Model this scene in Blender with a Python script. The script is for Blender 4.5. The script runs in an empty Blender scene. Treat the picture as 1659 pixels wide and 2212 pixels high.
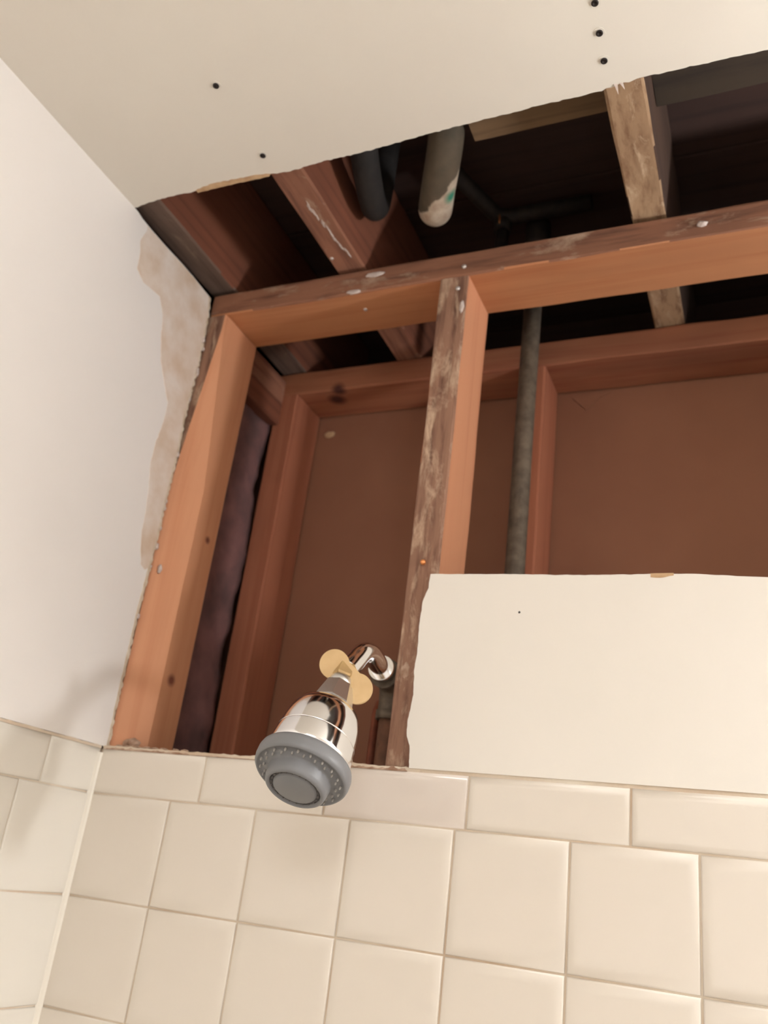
import bpy, bmesh, math, random
from mathutils import Vector, Matrix, noise
from mathutils.geometry import tessellate_polygon

random.seed(7)
SC = bpy.context.scene
COL = SC.collection
Z0 = 1.75            # height of the tile/border line above the floor; measured heights below are relative to it
HC = 0.7147          # ceiling underside above that line

# ------------------------------------------------------------------ camera
cam_data = bpy.data.cameras.new('camera')
cam = bpy.data.objects.new('camera', cam_data); COL.objects.link(cam)
RX = Vector((0.915868788, 0.383253651, 0.119586800))
UX = Vector((0.048598055, -0.401507917, 0.914565264))
FX = Vector((-0.398525524, 0.831810094, 0.386353951))
cam.matrix_world = Matrix(((RX.x, UX.x, -FX.x, 0.7382975), (RX.y, UX.y, -FX.y, -0.8547593),
                           (RX.z, UX.z, -FX.z, -0.0554717 + Z0), (0, 0, 0, 1)))
cam_data.sensor_fit = 'VERTICAL'; cam_data.sensor_height = 36.0; cam_data.sensor_width = 27.0
cam_data.lens = 1895.43 * 36.0 / 2212.0
cam_data.clip_start = 0.02
cam_data.dof.use_dof = True
cam_data.dof.focus_distance = 0.72
cam_data.dof.aperture_fstop = 7.0
SC.camera = cam

# ------------------------------------------------------------------ world, exposure
w = bpy.data.worlds.new('world'); SC.world = w; w.use_nodes = True
w.node_tree.nodes['Background'].inputs[0].default_value = (0.6, 0.55, 0.5, 1)
w.node_tree.nodes['Background'].inputs[1].default_value = 0.0
SC.view_settings.view_transform = 'Standard'; SC.view_settings.look = 'None'
SC.view_settings.gamma = 1.0; SC.view_settings.use_curve_mapping = False
SC.view_settings.exposure = 1.58

LAMP_FILL = 3.6     # W/m2 radiance-like strength of the added ceiling fill lamp
LAMP_VANITY = 84.0      # globes of the mirror light
LAMP_COLOR = (0.95, 0.98, 1.02)

# ------------------------------------------------------------------ materials
def srgb(r, g, b):
    f = lambda c: (c / 255.0) / 12.92 if c <= 10 else (((c / 255.0) + 0.055) / 1.055) ** 2.4
    return (f(r), f(g), f(b), 1.0)

class NT:
    def __init__(s, name):
        s.m = bpy.data.materials.new(name); s.m.use_nodes = True
        s.t = s.m.node_tree; s.b = s.t.nodes['Principled BSDF']
    def n(s, typ, **kw):
        x = s.t.nodes.new(typ)
        for k, v in kw.items(): setattr(x, k, v)
        return x
    def l(s, a, b): s.t.links.new(a, b)
    def coords(s, scale=(1, 1, 1)):
        tc = s.n('ShaderNodeTexCoord'); mp = s.n('ShaderNodeMapping')
        mp.inputs['Scale'].default_value = scale
        oi = s.n('ShaderNodeObjectInfo'); ad = s.n('ShaderNodeVectorMath', operation='ADD')
        mul = s.n('ShaderNodeVectorMath', operation='SCALE'); mul.inputs['Scale'].default_value = 0.0
        s.l(tc.outputs['Object'], mp.inputs['Vector'])
        return mp.outputs['Vector'], tc
    def noise(s, vec, scale, detail=4.0, rough=0.55, dist=0.0):
        x = s.n('ShaderNodeTexNoise'); x.inputs['Scale'].default_value = scale
        x.inputs['Detail'].default_value = detail; x.inputs['Roughness'].default_value = rough
        x.inputs['Distortion'].default_value = dist
        s.l(vec, x.inputs['Vector']); return x.outputs['Fac']
    def ramp(s, fac, stops):
        x = s.n('ShaderNodeValToRGB'); e = x.color_ramp.elements
        e[0].position, e[0].color = stops[0]; e[1].position, e[1].color = stops[-1]
        for p, c in stops[1:-1]:
            k = e.new(p); k.color = c
        s.l(fac, x.inputs['Fac']); return x.outputs['Color']
    def mix(s, fac, a, b):
        x = s.n('ShaderNodeMix', data_type='RGBA')
        if isinstance(fac, float): x.inputs[0].default_value = fac
        else: s.l(fac, x.inputs[0])
        for v, i in ((a, 6), (b, 7)):
            if isinstance(v, tuple): x.inputs[i].default_value = v
            else: s.l(v, x.inputs[i])
        return x.outputs[2]
    def math(s, op, a, b=None):
        x = s.n('ShaderNodeMath', operation=op)
        for v, i in ((a, 0), (b, 1)):
            if v is None: continue
            if isinstance(v, (int, float)): x.inputs[i].default_value = v
            else: s.l(v, x.inputs[i])
        return x.outputs[0]
    def bump(s, h, strength, dist=0.001):
        x = s.n('ShaderNodeBump'); x.inputs['Strength'].default_value = strength
        x.inputs['Distance'].default_value = dist
        s.l(h, x.inputs['Height']); s.l(x.outputs['Normal'], s.b.inputs['Normal'])
    def color(s, c):
        if isinstance(c, tuple): s.b.inputs['Base Color'].default_value = c
        else: s.l(c, s.b.inputs['Base Color'])
    def set(s, **kw):
        for k, v in kw.items(): s.b.inputs[k.replace('_', ' ').title() if k != 'IOR' else k].default_value = v
        return s.m

def plaster(name, c, c2, rough=0.6, bump=0.15, scale=6.0, fine=220.0):
    t = NT(name); v, _ = t.coords()
    big = t.noise(v, scale, 3.0)
    t.color(t.ramp(big, [(0.35, c), (0.7, c2)]))
    t.bump(t.noise(v, fine, 3.0), bump, 0.0006)
    return t.set(roughness=rough)

def wood(name, axis, light, dark, deep, rough=0.75, cross=55.0, along=2.2, stain=0.35, knots=(), bump=0.4, blotch=None, bl_thr=(0.55, 0.75), bl_scale=9.0):
    """sawn timber: grain stretched along one axis, broad tone changes, stains and knots"""
    t = NT(name)
    sc = [cross] * 3; sc['XYZ'.index(axis)] = along
    v, tc = t.coords(tuple(sc))
    g = t.noise(v, 1.0, 5.0, 0.6, 0.25)
    col = t.ramp(g, [(0.30, dark), (0.52, light), (0.72, light)])
    sc2 = [7.0] * 3; sc2['XYZ'.index(axis)] = 1.6
    v2 = t.n('ShaderNodeMapping'); v2.inputs['Scale'].default_value = sc2
    v2.inputs['Location'].default_value = (3.1, 1.7, 5.2)
    t.l(tc.outputs['Object'], v2.inputs['Vector'])
    s = t.noise(v2.outputs['Vector'], 1.0, 3.0, 0.6)
    f = t.math('MULTIPLY', t.ramp(s, [(0.45, (0, 0, 0, 1)), (0.75, (1, 1, 1, 1))]), stain)
    col = t.mix(f, col, deep)
    if blotch:
        sc3 = [bl_scale * 3] * 3; sc3['XYZ'.index(axis)] = bl_scale
        v3 = t.n('ShaderNodeMapping'); v3.inputs['Scale'].default_value = sc3
        t.l(tc.outputs['Object'], v3.inputs['Vector'])
        b = t.noise(v3.outputs['Vector'], 1.0, 6.0, 0.7, 0.4)
        col = t.mix(t.ramp(b, [(bl_thr[0], (0, 0, 0, 1)), (bl_thr[1], (1, 1, 1, 1))]), col, blotch)
    for (kx, ky, kz, kr) in knots:
        d = t.n('ShaderNodeVectorMath', operation='DISTANCE')
        t.l(tc.outputs['Object'], d.inputs[0]); d.inputs[1].default_value = (kx, ky, kz)
        k = t.ramp(t.math('DIVIDE', d.outputs['Value'], kr), [(0.35, (1, 1, 1, 1)), (1.0, (0, 0, 0, 1))])
        col = t.mix(k, col, deep)
    t.color(col)
    t.bump(g, bump, 0.0012)
    return t.set(roughness=rough)

def simple(name, c, rough=0.5, metal=0.0, bump=None, var=None, vscale=40.0):
    t = NT(name)
    v, _ = t.coords()
    if var: t.color(t.ramp(t.noise(v, vscale, 4.0), [(0.35, c), (0.68, var)]))
    else: t.color(c)
    if bump: t.bump(t.noise(v, bump[0], 4.0), bump[1], 0.001)
    return t.set(roughness=rough, metallic=metal)

def emitter(name, c, s):
    t = NT(name); t.color((0.8, 0.8, 0.8, 1))
    t.b.inputs['Emission Color'].default_value = (*c, 1); t.b.inputs['Emission Strength'].default_value = s
    return t.m

M = {}
M['wall'] = plaster('wall_paint', srgb(240, 234, 228), srgb(243, 237, 231), 0.55, 0.12, 3.0)
M['ceiling'] = plaster('ceiling_paint', srgb(230, 222, 209), srgb(233, 226, 213), 0.65, 0.15, 4.0)
M['panel'] = plaster('panel_paint', srgb(237, 230, 219), srgb(239, 232, 222), 0.5, 0.10, 3.0)
M['tile'] = simple('tile_glaze', srgb(230, 220, 207), 0.28, 0.0, (60, 0.04), srgb(227, 217, 203), 5.0)
M['tile_reflect'] = simple('tile_glaze_reflection_tint', srgb(226, 214, 203), 0.05, 0.0, None, srgb(224, 212, 200), 5.0)  # pinker, darker tone paints the reflected shower head and cavity into the glaze
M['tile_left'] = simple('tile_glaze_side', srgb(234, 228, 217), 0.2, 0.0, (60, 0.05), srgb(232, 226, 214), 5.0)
M['grout'] = simple('grout', srgb(206, 182, 156), 0.9, 0.0, (300, 0.4), srgb(229, 218, 200), 7.0)
M['caulk'] = simple('caulk', srgb(234, 226, 212), 0.4)
M['gypsum'] = simple('gypsum_core', srgb(228, 214, 194), 0.95, 0.0, (180, 0.9), srgb(196, 172, 142), 60.0)
M['paper'] = simple('torn_paper', srgb(233, 220, 208), 0.9, 0.0, (120, 0.3), srgb(214, 190, 166), 20.0)
M['paper_tan'] = simple('torn_tan_paper', srgb(214, 180, 140), 0.9, 0.0, (120, 0.4), srgb(188, 150, 112), 60.0)
M['mortar'] = simple('mortar', srgb(205, 178, 156), 0.95, 0.0, (140, 0.8), srgb(150, 112, 88), 70.0)
M['mud'] = simple('joint_mud', srgb(225, 212, 205), 0.85, 0.0, (150, 0.5), srgb(196, 176, 164), 60.0)
M['kraft'] = simple('wallboard_back_paper', srgb(150, 102, 76), 0.85, 0.0, (90, 0.25), srgb(140, 92, 68), 3.0)
M['insul'] = simple('insulation_paper', srgb(150, 108, 104), 0.95, 0.0, (40, 0.8), srgb(104, 80, 78), 14.0)
ORG, ORG2, RED = srgb(214, 148, 106), srgb(196, 126, 84), srgb(120, 60, 40)
M['stud'] = wood('corner_stud_wood', 'Z', srgb(213, 151, 112), srgb(202, 136, 97), srgb(126, 70, 52), 0.7, 40, 1.2, 0.28, bump=0.2,
                 knots=((0.0193, 0.010, Z0 + 0.150, 0.010), (0.0193, 0.023, Z0 + 0.350, 0.007), (0.010, -0.040, Z0 + 0.152, 0.005)))
M['stud_mid'] = wood('middle_stud_wood', 'Z', srgb(211, 148, 110), srgb(198, 131, 95), srgb(124, 70, 54), 0.7, 40, 1.4, 0.3, bump=0.25)
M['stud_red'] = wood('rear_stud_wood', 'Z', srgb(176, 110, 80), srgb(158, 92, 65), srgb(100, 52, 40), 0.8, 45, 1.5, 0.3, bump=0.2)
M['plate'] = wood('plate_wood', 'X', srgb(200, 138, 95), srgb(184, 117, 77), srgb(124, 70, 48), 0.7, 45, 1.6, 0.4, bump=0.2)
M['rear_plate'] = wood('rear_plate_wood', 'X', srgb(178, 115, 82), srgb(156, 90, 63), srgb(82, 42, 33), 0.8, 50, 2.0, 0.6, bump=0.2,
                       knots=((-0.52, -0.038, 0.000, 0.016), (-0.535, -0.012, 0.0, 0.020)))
GRIME_V = wood('grimy_upright_face', 'Z', srgb(158, 118, 96), srgb(104, 70, 55), srgb(80, 54, 44), 0.9, 90, 9.0, 0.55, bump=0.9,
               blotch=srgb(198, 168, 142), bl_thr=(0.50, 0.66), bl_scale=16.0)
GRIME_H = wood('grimy_level_face', 'X', srgb(156, 106, 80), srgb(104, 68, 52), srgb(78, 54, 44), 0.9, 90, 7.0, 0.55, bump=0.9,
               blotch=srgb(184, 154, 130), bl_thr=(0.54, 0.70), bl_scale=12.0)
M['joist'] = wood('joist_side_wood', 'Y', srgb(138, 82, 58), srgb(110, 61, 43), srgb(62, 36, 29), 0.85, 50, 2.0, 0.4, bump=0.3)
M['joist_under'] = wood('joist_underside', 'Y', srgb(166, 112, 86), srgb(108, 68, 53), srgb(94, 64, 52), 0.9, 90, 6.0, 0.5, bump=0.8,
                        blotch=srgb(184, 156, 132), bl_thr=(0.58, 0.70), bl_scale=10.0)
M['joist_dusty'] = wood('joist_dusty_underside', 'Y', srgb(182, 150, 116), srgb(132, 98, 70), srgb(110, 76, 54), 0.95, 90, 26.0, 0.5, bump=0.9,
                        blotch=srgb(206, 180, 150), bl_thr=(0.54, 0.70), bl_scale=18.0)
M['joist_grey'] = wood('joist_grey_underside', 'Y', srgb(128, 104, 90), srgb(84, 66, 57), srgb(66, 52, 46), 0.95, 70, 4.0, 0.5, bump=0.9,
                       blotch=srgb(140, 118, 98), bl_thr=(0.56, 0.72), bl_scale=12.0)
M['board_shaded'] = wood('shaded_board', 'X', srgb(64, 52, 40), srgb(48, 38, 31), srgb(40, 31, 27), 0.95, 50, 4.0, 0.5, bump=0.6)  # the olive board again, its weaker light put into a darker colour
M['joist_dark'] = wood('joist_dark_side', 'Y', srgb(84, 60, 46), srgb(62, 42, 34), srgb(46, 32, 28), 0.95, 60, 3.0, 0.5, bump=0.5)  # darker side tone, used on the right joist alone
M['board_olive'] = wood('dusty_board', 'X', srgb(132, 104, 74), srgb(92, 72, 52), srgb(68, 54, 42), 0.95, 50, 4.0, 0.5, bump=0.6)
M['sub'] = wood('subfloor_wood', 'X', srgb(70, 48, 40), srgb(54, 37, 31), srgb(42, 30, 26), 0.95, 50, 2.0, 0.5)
M['iron'] = simple('old_iron_pipe', srgb(112, 98, 82), 0.75, 0.25, (130, 0.7), srgb(82, 70, 58), 70.0)
M['iron_dark'] = simple('dark_iron_pipe', srgb(46, 40, 36), 0.7, 0.3, (130, 0.6), srgb(62, 52, 45), 70.0)
M['black_pipe'] = simple('near_black_pipe', srgb(30, 26, 24), 0.8, 0.0, (130, 0.6), srgb(40, 34, 30), 70.0)  # near-black rounded shape, modelled as a pipe bend
M['iron_brown'] = simple('brown_iron_pipe', srgb(120, 82, 60), 0.75, 0.2, (130, 0.6), srgb(92, 62, 46), 60.0)
M['rust_red'] = simple('reddish_pipe', srgb(150, 84, 60), 0.6, 0.3, (130, 0.3), srgb(118, 62, 46), 50.0)
M['chrome'] = simple('chrome', (0.90, 0.90, 0.91, 1), 0.11, 1.0)
M['chrome_soft'] = simple('chrome_worn', (0.80, 0.80, 0.80, 1), 0.30, 1.0)
M['brass'] = simple('brass_tan', srgb(196, 164, 112), 0.45, 0.35, (80, 0.1), srgb(178, 146, 100), 60.0)
M['wing'] = simple('wing_tan', srgb(222, 188, 138), 0.55, 0.0, (80, 0.1), srgb(213, 178, 128), 50.0)
M['grey'] = simple('spray_grey', srgb(126, 126, 128), 0.42, 0.0)
M['grey_dark'] = simple('spray_dark', srgb(92, 88, 86), 0.5, 0.0)
M['nozzle'] = simple('nozzle_pale', srgb(158, 153, 146), 0.4)
M['screw'] = simple('black_screw', srgb(52, 46, 44), 0.5, 0.6)
M['nail'] = simple('nail_steel', srgb(216, 208, 202), 0.4, 0.5)
M['nail_copper'] = simple('nail_coppery', srgb(240, 160, 100), 0.3, 0.7)
M['floor'] = simple('floor_vinyl', srgb(226, 222, 216), 0.4, 0.0, None, srgb(216, 211, 204), 3.0)
M['tub'] = simple('tub_enamel', srgb(240, 236, 228), 0.15)
M['white_trim'] = simple('lamp_white', srgb(235, 230, 222), 0.4)
M['glow_vanity'] = emitter('globe_glow', LAMP_COLOR, LAMP_VANITY)
M['glow_fill'] = emitter('fill_glow', LAMP_COLOR, LAMP_FILL)

# the trap pipe: grey-brown above, joint mud smeared on its low end, a green patch
t = NT('smeared_trap_pipe'); v, tc = t.coords()
sx = t.n('ShaderNodeSeparateXYZ'); t.l(tc.outputs['Object'], sx.inputs[0])
h = t.math('ADD', t.math('ADD', sx.outputs['Y'], t.math('MULTIPLY', t.noise(v, 38.0, 4.0), 0.035)), t.math('MULTIPLY', sx.outputs['X'], 0.55))
mudf = t.ramp(t.math('MULTIPLY', h, 10.0), [(0.06, (0, 0, 0, 1)), (0.10, (1, 1, 1, 1))])
base = t.ramp(t.noise(v, 30.0, 4.0), [(0.35, srgb(78, 70, 56)), (0.7, srgb(104, 88, 70))])
mudc = t.ramp(t.noise(v, 60.0, 4.0), [(0.35, srgb(206, 190, 168)), (0.7, srgb(172, 146, 124))])
c = t.mix(mudf, base, mudc)
d = t.n('ShaderNodeVectorMath', operation='DISTANCE'); t.l(tc.outputs['Object'], d.inputs[0]); d.inputs[1].default_value = (0.026, -0.010, 0.010)
c = t.mix(t.ramp(t.math('DIVIDE', d.outputs['Value'], 0.013), [(0.3, (1, 1, 1, 1)), (1.0, (0, 0, 0, 1))]), c, srgb(60, 140, 112))
t.color(c); t.bump(t.noise(v, 90.0, 4.0), 0.7, 0.001); M['trap'] = t.set(roughness=0.8)

# ------------------------------------------------------------------ helpers
def W(x, y, z): return Vector((x, y, z + Z0))

def finish(name, bm, mats, loc=None, parent=None, smooth=False):
    """link a bmesh (world coordinates) as one mesh object with its origin at loc"""
    loc = Vector(loc) if loc is not None else Vector((0, 0, 0))
    bmesh.ops.translate(bm, verts=bm.verts, vec=-loc)
    bmesh.ops.recalc_face_normals(bm, faces=bm.faces)
    me = bpy.data.meshes.new(name); bm.to_mesh(me); bm.free()
    for m in (mats if isinstance(mats, (list, tuple)) else [mats]): me.materials.append(m)
    if smooth:
        for p in me.polygons: p.use_smooth = True
    o = bpy.data.objects.new(name, me); COL.objects.link(o)
    place(o, loc, parent); return o

def world_of(o):
    v = Vector(o.location)
    while o.parent: o = o.parent; v = v + Vector(o.location)
    return v

def place(o, loc, parent=None):
    if parent:
        o.parent = parent; o.location = Vector(loc) - world_of(parent)
    else: o.location = loc

def tag(o, label=None, cat=None, group=None, kind=None):
    for k, v_ in (('label', label), ('category', cat), ('group', group), ('kind', kind)):
        if v_: o[k] = v_
    return o

def empty(name, loc, label, cat, group=None):
    o = bpy.data.objects.new(name, None); COL.objects.link(o); o.location = loc
    o.empty_display_size = 0.05
    return tag(o, label, cat, group)

def box(bm, a, b, bevel=0.0, mat=0):
    r = bmesh.ops.create_cube(bm, size=1.0)
    c = (Vector(a) + Vector(b)) / 2; s = Vector(b) - Vector(a)
    for vv in r['verts']: vv.co = Vector((vv.co.x * s.x, vv.co.y * s.y, vv.co.z * s.z)) + c
    fs = {f for vv in r['verts'] for f in vv.link_faces}
    for f in fs: f.material_index = mat
    if bevel:
        es = list({e for vv in r['verts'] for e in vv.link_edges})
        bmesh.ops.bevel(bm, geom=es, offset=bevel, segments=1, affect='EDGES')

def prism(bm, pts3, ext, mat=0):
    """flat outline given in 3-D, extruded by a vector"""
    vs = [bm.verts.new(p) for p in pts3]; ws = [bm.verts.new(Vector(p) + Vector(ext)) for p in pts3]
    n = len(vs)
    fs = []
    tri = tessellate_polygon([[Vector(p) for p in pts3]])
    for a_, b_, c_ in tri:
        if len({a_, b_, c_}) < 3: continue
        fs.append(bm.faces.new((vs[a_], vs[b_], vs[c_]))); fs.append(bm.faces.new((ws[c_], ws[b_], ws[a_])))
    for i in range(n): fs.append(bm.faces.new((vs[i], ws[i], ws[(i + 1) % n], vs[(i + 1) % n])))
    for f in fs: f.material_index = mat

def tube(bm, path, radii, seg=24, caps=True, mat=0):
    path = [Vector(p) for p in path]; rings = []
    ref = Vector((1, 0, 0))
    for i, p in enumerate(path):
        d = (path[min(i + 1, len(path) - 1)] - path[max(i - 1, 0)]).normalized()
        if abs(d.dot(ref)) > 0.95: ref = Vector((0, 1, 0))
        a = (ref - d * ref.dot(d)).normalized(); b = d.cross(a); ref = a
        r = radii[i] if isinstance(radii, (list, tuple)) else radii
        rings.append([bm.verts.new(p + (a * math.cos(2 * math.pi * k / seg) + b * math.sin(2 * math.pi * k / seg)) * r) for k in range(seg)])
    for A, B in zip(rings, rings[1:]):
        for k in range(seg):
            f = bm.faces.new((A[k], A[(k + 1) % seg], B[(k + 1) % seg], B[k])); f.material_index = mat; f.smooth = True
    if caps:
        bm.faces.new(list(reversed(rings[0]))).material_index = mat; bm.faces.new(rings[-1]).material_index = mat

def smooth_path(pts, per=6):
    out = []
    P = [Vector(p) for p in pts]; P = [P[0] * 2 - P[1]] + P + [P[-1] * 2 - P[-2]]
    for i in range(1, len(P) - 2):
        for k in range(per):
            t_ = k / per; a, b, c_, d_ = P[i - 1], P[i], P[i + 1], P[i + 2]
            out.append(0.5 * ((2 * b) + (c_ - a) * t_ + (2 * a - 5 * b + 4 * c_ - d_) * t_ ** 2 + (3 * b - a - 3 * c_ + d_) * t_ ** 3))
    out.append(P[-2]); return out

def lathe(bm, o, d, prof, seg=48, mat=0):
    """turned shape: profile of (radius, distance along axis d from o)"""
    d = Vector(d).normalized(); a = d.cross(Vector((1, 0, 0))).normalized(); b = d.cross(a)
    rings = []
    for r, s in prof:
        c_ = Vector(o) + d * s
        if r < 1e-6: rings.append([bm.verts.new(c_)])
        else: rings.append([bm.verts.new(c_ + (a * math.cos(2 * math.pi * k / seg) + b * math.sin(2 * math.pi * k / seg)) * r) for k in range(seg)])
    for A, B in zip(rings, rings[1:]):
        for k in range(seg):
            q = [A[k % len(A)], A[(k + 1) % len(A)], B[(k + 1) % len(B)], B[k % len(B)]]
            q = list(dict.fromkeys(q))
            if len(q) >= 3:
                f = bm.faces.new(q); f.smooth = True; f.material_index = mat

def lumber(name, lo, hi, axis, mats, label, cat, group=None, parent=None, n=40, ch=0.0022, jit=0.0007, face_mats=(), shape=None, turn=0.6):
    """a sawn timber between two corners, slightly uneven along its length, arrises eased.
    face_mats: (axis letter, sign, slot) gives the faces that look that way another surface"""
    lo, hi = Vector(lo), Vector(hi)
    ai = 'XYZ'.index(axis); ui, vi = [(1, 2), (0, 2), (0, 1)][ai]
    bm = bmesh.new(); rings = []
    sd = random.random() * 100
    for i in range(n + 1):
        tpos = lo[ai] + (hi[ai] - lo[ai]) * i / n
        u0, u1, v0, v1 = lo[ui], hi[ui], lo[vi], hi[vi]
        pts = [(u0 + ch, v0), (u1 - ch, v0), (u1, v0 + ch), (u1, v1 - ch), (u1 - ch, v1), (u0 + ch, v1), (u0, v1 - ch), (u0, v0 + ch)]
        if shape: pts = shape(tpos, pts)
        ring = []
        for k, (a, b) in enumerate(pts):
            co = Vector((0, 0, 0)); co[ai] = tpos
            co[ui] = a + jit * noise.noise(Vector((tpos * 14 + sd, k * 3.3, 0.5)))
            co[vi] = b + jit * noise.noise(Vector((tpos * 14 + sd, k * 3.3, 7.5)))
            ring.append(bm.verts.new(co))
        rings.append(ring)
    for A, B in zip(rings, rings[1:]):
        for k in range(8): bm.faces.new((A[k], A[(k + 1) % 8], B[(k + 1) % 8], B[k]))
    bm.faces.new(rings[0]); bm.faces.new(rings[-1])
    bmesh.ops.recalc_face_normals(bm, faces=bm.faces)
    for f in bm.faces:
        f.normal_update()
        for ax, sg, slot in face_mats:
            if f.normal['XYZ'.index(ax)] * sg > turn: f.material_index = slot
    base = Vector(((lo.x + hi.x) / 2, (lo.y + hi.y) / 2, lo.z))
    o = finish(name, bm, mats, (0, 0, 0), parent)
    # keep the mesh in world coordinates for its grain, origin moved to the base
    o.data.transform(Matrix.Translation(-base)); place(o, base, parent)
    tag(o, label, cat, group); return o

def nail(parent, p, direction, r=0.004, mat='nail', name='nail', h=0.0025):
    bm = bmesh.new(); d = Vector(direction).normalized()
    lathe(bm, p, d, [(0.0, h), (r * 0.6, h), (r, h * 0.55), (r, 0.0), (r * 0.45, -0.002), (r * 0.4, -0.012), (0.0, -0.014)], 12)
    return finish(name, bm, M[mat], p, parent)

def blob(parent, p, size, name, mat, seed=0, rough=0.35, label=None):
    """a rough lump of mud or mortar"""
    bm = bmesh.new(); bmesh.ops.create_icosphere(bm, subdivisions=3, radius=1.0)
    for vv in bm.verts:
        k = 1 + rough * noise.noise(vv.co * 2.2 + Vector((seed * 7.1, seed, 0)))
        vv.co = Vector((vv.co.x * size[0] * k, vv.co.y * size[1] * k, vv.co.z * size[2] * k)) + Vector(p)
    o = finish(name, bm, M[mat], p, parent, True)
    return tag(o, label)

def ragged(pts, step, amp, seed, axis, sub=0):
    """resample a polyline and roughen it in one coordinate"""
    out = []
    for a, b in zip(pts, pts[1:]):
        a, b = Vector(a), Vector(b); n = max(1, int((b - a).length / step))
        for k in range(n):
            p = a.lerp(b, k / n); p = Vector(p)
            p[axis] += amp * (noise.noise(Vector((p.x * 160 + seed, p.y * 160, p.z * 160))) + 0.5 * noise.noise(Vector((p.x * 500 + seed, p.y * 500, p.z * 500))))
            out.append(p)
    out.append(Vector(pts[-1])); return out

# ------------------------------------------------------------------ the room: floor, far walls, ceiling
def slab(name, a, b, mat, kind='structure'):
    bm = bmesh.new(); box(bm, a, b)
    return tag(finish(name, bm, mat, ((a[0] + b[0]) / 2, (a[1] + b[1]) / 2, min(a[2], b[2]))), kind=kind)

slab('floor', (-0.18, -2.44, -0.03), (2.35, 0.34, 0.0), M['floor'])
slab('wall_back', (-0.0127, -2.44, 0.0), (2.35, -2.40, Z0 + HC + 0.0127), M['wall'])
slab('wall_right', (2.30, -2.40, 0.0), (2.35, 0.0127, Z0 + HC + 0.0127), M['wall'])

ceil_edge = [(1.15, -0.197), (0.7616, -0.1955), (0.6954, -0.197), (0.6494, -0.198), (0.6245, -0.1965), (0.6051, -0.1935), (0.5326, -0.1932),
             (0.4548, -0.1917), (0.4024, -0.1901), (0.341, -0.1867), (0.2811, -0.1869), (0.229, -0.1838), (0.1988, -0.187),
             (0.159, -0.1875), (0.1034, -0.187), (0.0475, -0.188), (0.0, -0.1835)]
edge3 = ragged([(x, y, Z0 + HC) for x, y in ceil_edge], 0.004, 0.0014, 3.0, 1)
bm = bmesh.new()
outline = [W(-0.0127, -0.1835, HC), W(-0.0127, -2.40, HC), W(2.30, -2.40, HC), W(2.30, 0.0127, HC), W(1.15, 0.0127, HC)] + edge3
prism(bm, outline, (0, 0, 0.0125))
ceiling = tag(finish('ceiling', bm, M['ceiling'], W(0.5, -1.0, HC)), kind='structure')

def screw(x, y, r=0.0034):
    bm = bmesh.new()
    lathe(bm, W(x, y, HC), (0, 0, -1), [(0, 0.0012), (r * 0.45, 0.0010), (r * 0.55, 0.0020), (r, 0.0018), (r * 1.02, 0.001), (r * 0.5, -0.003), (r * 0.4, -0.010), (0, -0.012)], 14)
    o = finish('screw', bm, M['screw'], W(x, y, HC), ceiling)
    bm = bmesh.new()   # lifted paper round the screw
    vs = []
    for k in range(14):
        a = 2 * math.pi * k / 14
        vs.append((x + math.cos(a) * r * (1.5 + 0.4 * random.random()), y + math.sin(a) * r * (1.5 + 0.4 * random.random()), Z0 + HC - 0.0004))
    prism(bm, vs, (0, 0, 0.0006))
    finish('lifted_paper', bm, M['ceiling'], W(x, y, HC), ceiling)
for x, y in ((0.2142, -0.3182), (0.2139, -0.2157), (0.6146, -0.2605), (0.6135, -0.2287), (0.6161, -0.2927)): screw(x, y)

bm = bmesh.new()   # tan strip where the ceiling's face paper tore off
a = ragged([W(0.1, -0.1885, HC - 0.0004), W(0.123, -0.1925, HC - 0.0004), W(0.155, -0.1915, HC - 0.0004), W(0.190, -0.1905, HC - 0.0004), W(0.2085, -0.1868, HC - 0.0004)], 0.003, 0.0012, 9.0, 1)
b = ragged([W(0.204, -0.1835, HC - 0.0004), W(0.16, -0.1845, HC - 0.0004), W(0.1, -0.184, HC - 0.0004)], 0.003, 0.001, 4.0, 1)
prism(bm, a + b, (0, 0, 0.004))
tag(finish('torn_paper_strip', bm, M['paper_tan'], W(0.15, -0.187, HC), ceiling), 'tan torn paper along the cut edge')
bm = bmesh.new()   # pale tuft at the right joist
for k in range(2):
    x = 0.618 + 0.0055 * k; y = -0.199 + 0.0015 * random.random()
    prism(bm, [W(x, y, HC - 0.0003), W(x + 0.0035, y + 0.001, HC - 0.0006), W(x + 0.003 + 0.003 * random.random(), y + 0.006 + 0.003 * random.random(), HC - 0.004 - 0.003 * random.random())], (0, 0, 0.0007))
tag(finish('torn_paper_tuft', bm, M['mud'], W(0.625, -0.197, HC), ceiling), 'pale paper tuft at the cut edge')

# ------------------------------------------------------------------ left wall
TZ = 0.0515          # top of the border tiles
left_edge = [(0.0105, 0.054), (0.0087, 0.0948), (0.0076, 0.1461), (0.0068, 0.2239), (0.0088, 0.2816), (0.0107, 0.3209), (0.0096, 0.3809),
             (0.0108, 0.4517), (0.0078, 0.5082), (0.0105, 0.5945), (0.0073, 0.6724), (0.0, 0.7062)]
top_edge = [(0.0, 0.7062), (-0.0426, 0.7095), (-0.0719, 0.7105), (-0.1128, 0.7099), (-0.1424, 0.7105), (-0.1654, 0.7120), (-0.1762, HC), (-2.40, HC)]
ledge = ragged([W(0, y - 0.003, z) for y, z in left_edge], 0.004, 0.0016, 1.0, 1)
bm = bmesh.new()
prism(bm, [W(0, -2.40, TZ + 0.0015)] + ledge + [W(0, y, z) for y, z in top_edge[1:]], (-0.0127, 0, 0))
wall_left = tag(finish('wall_left', bm, M['wall'], W(0, -0.45, -Z0)), kind='structure')

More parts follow.
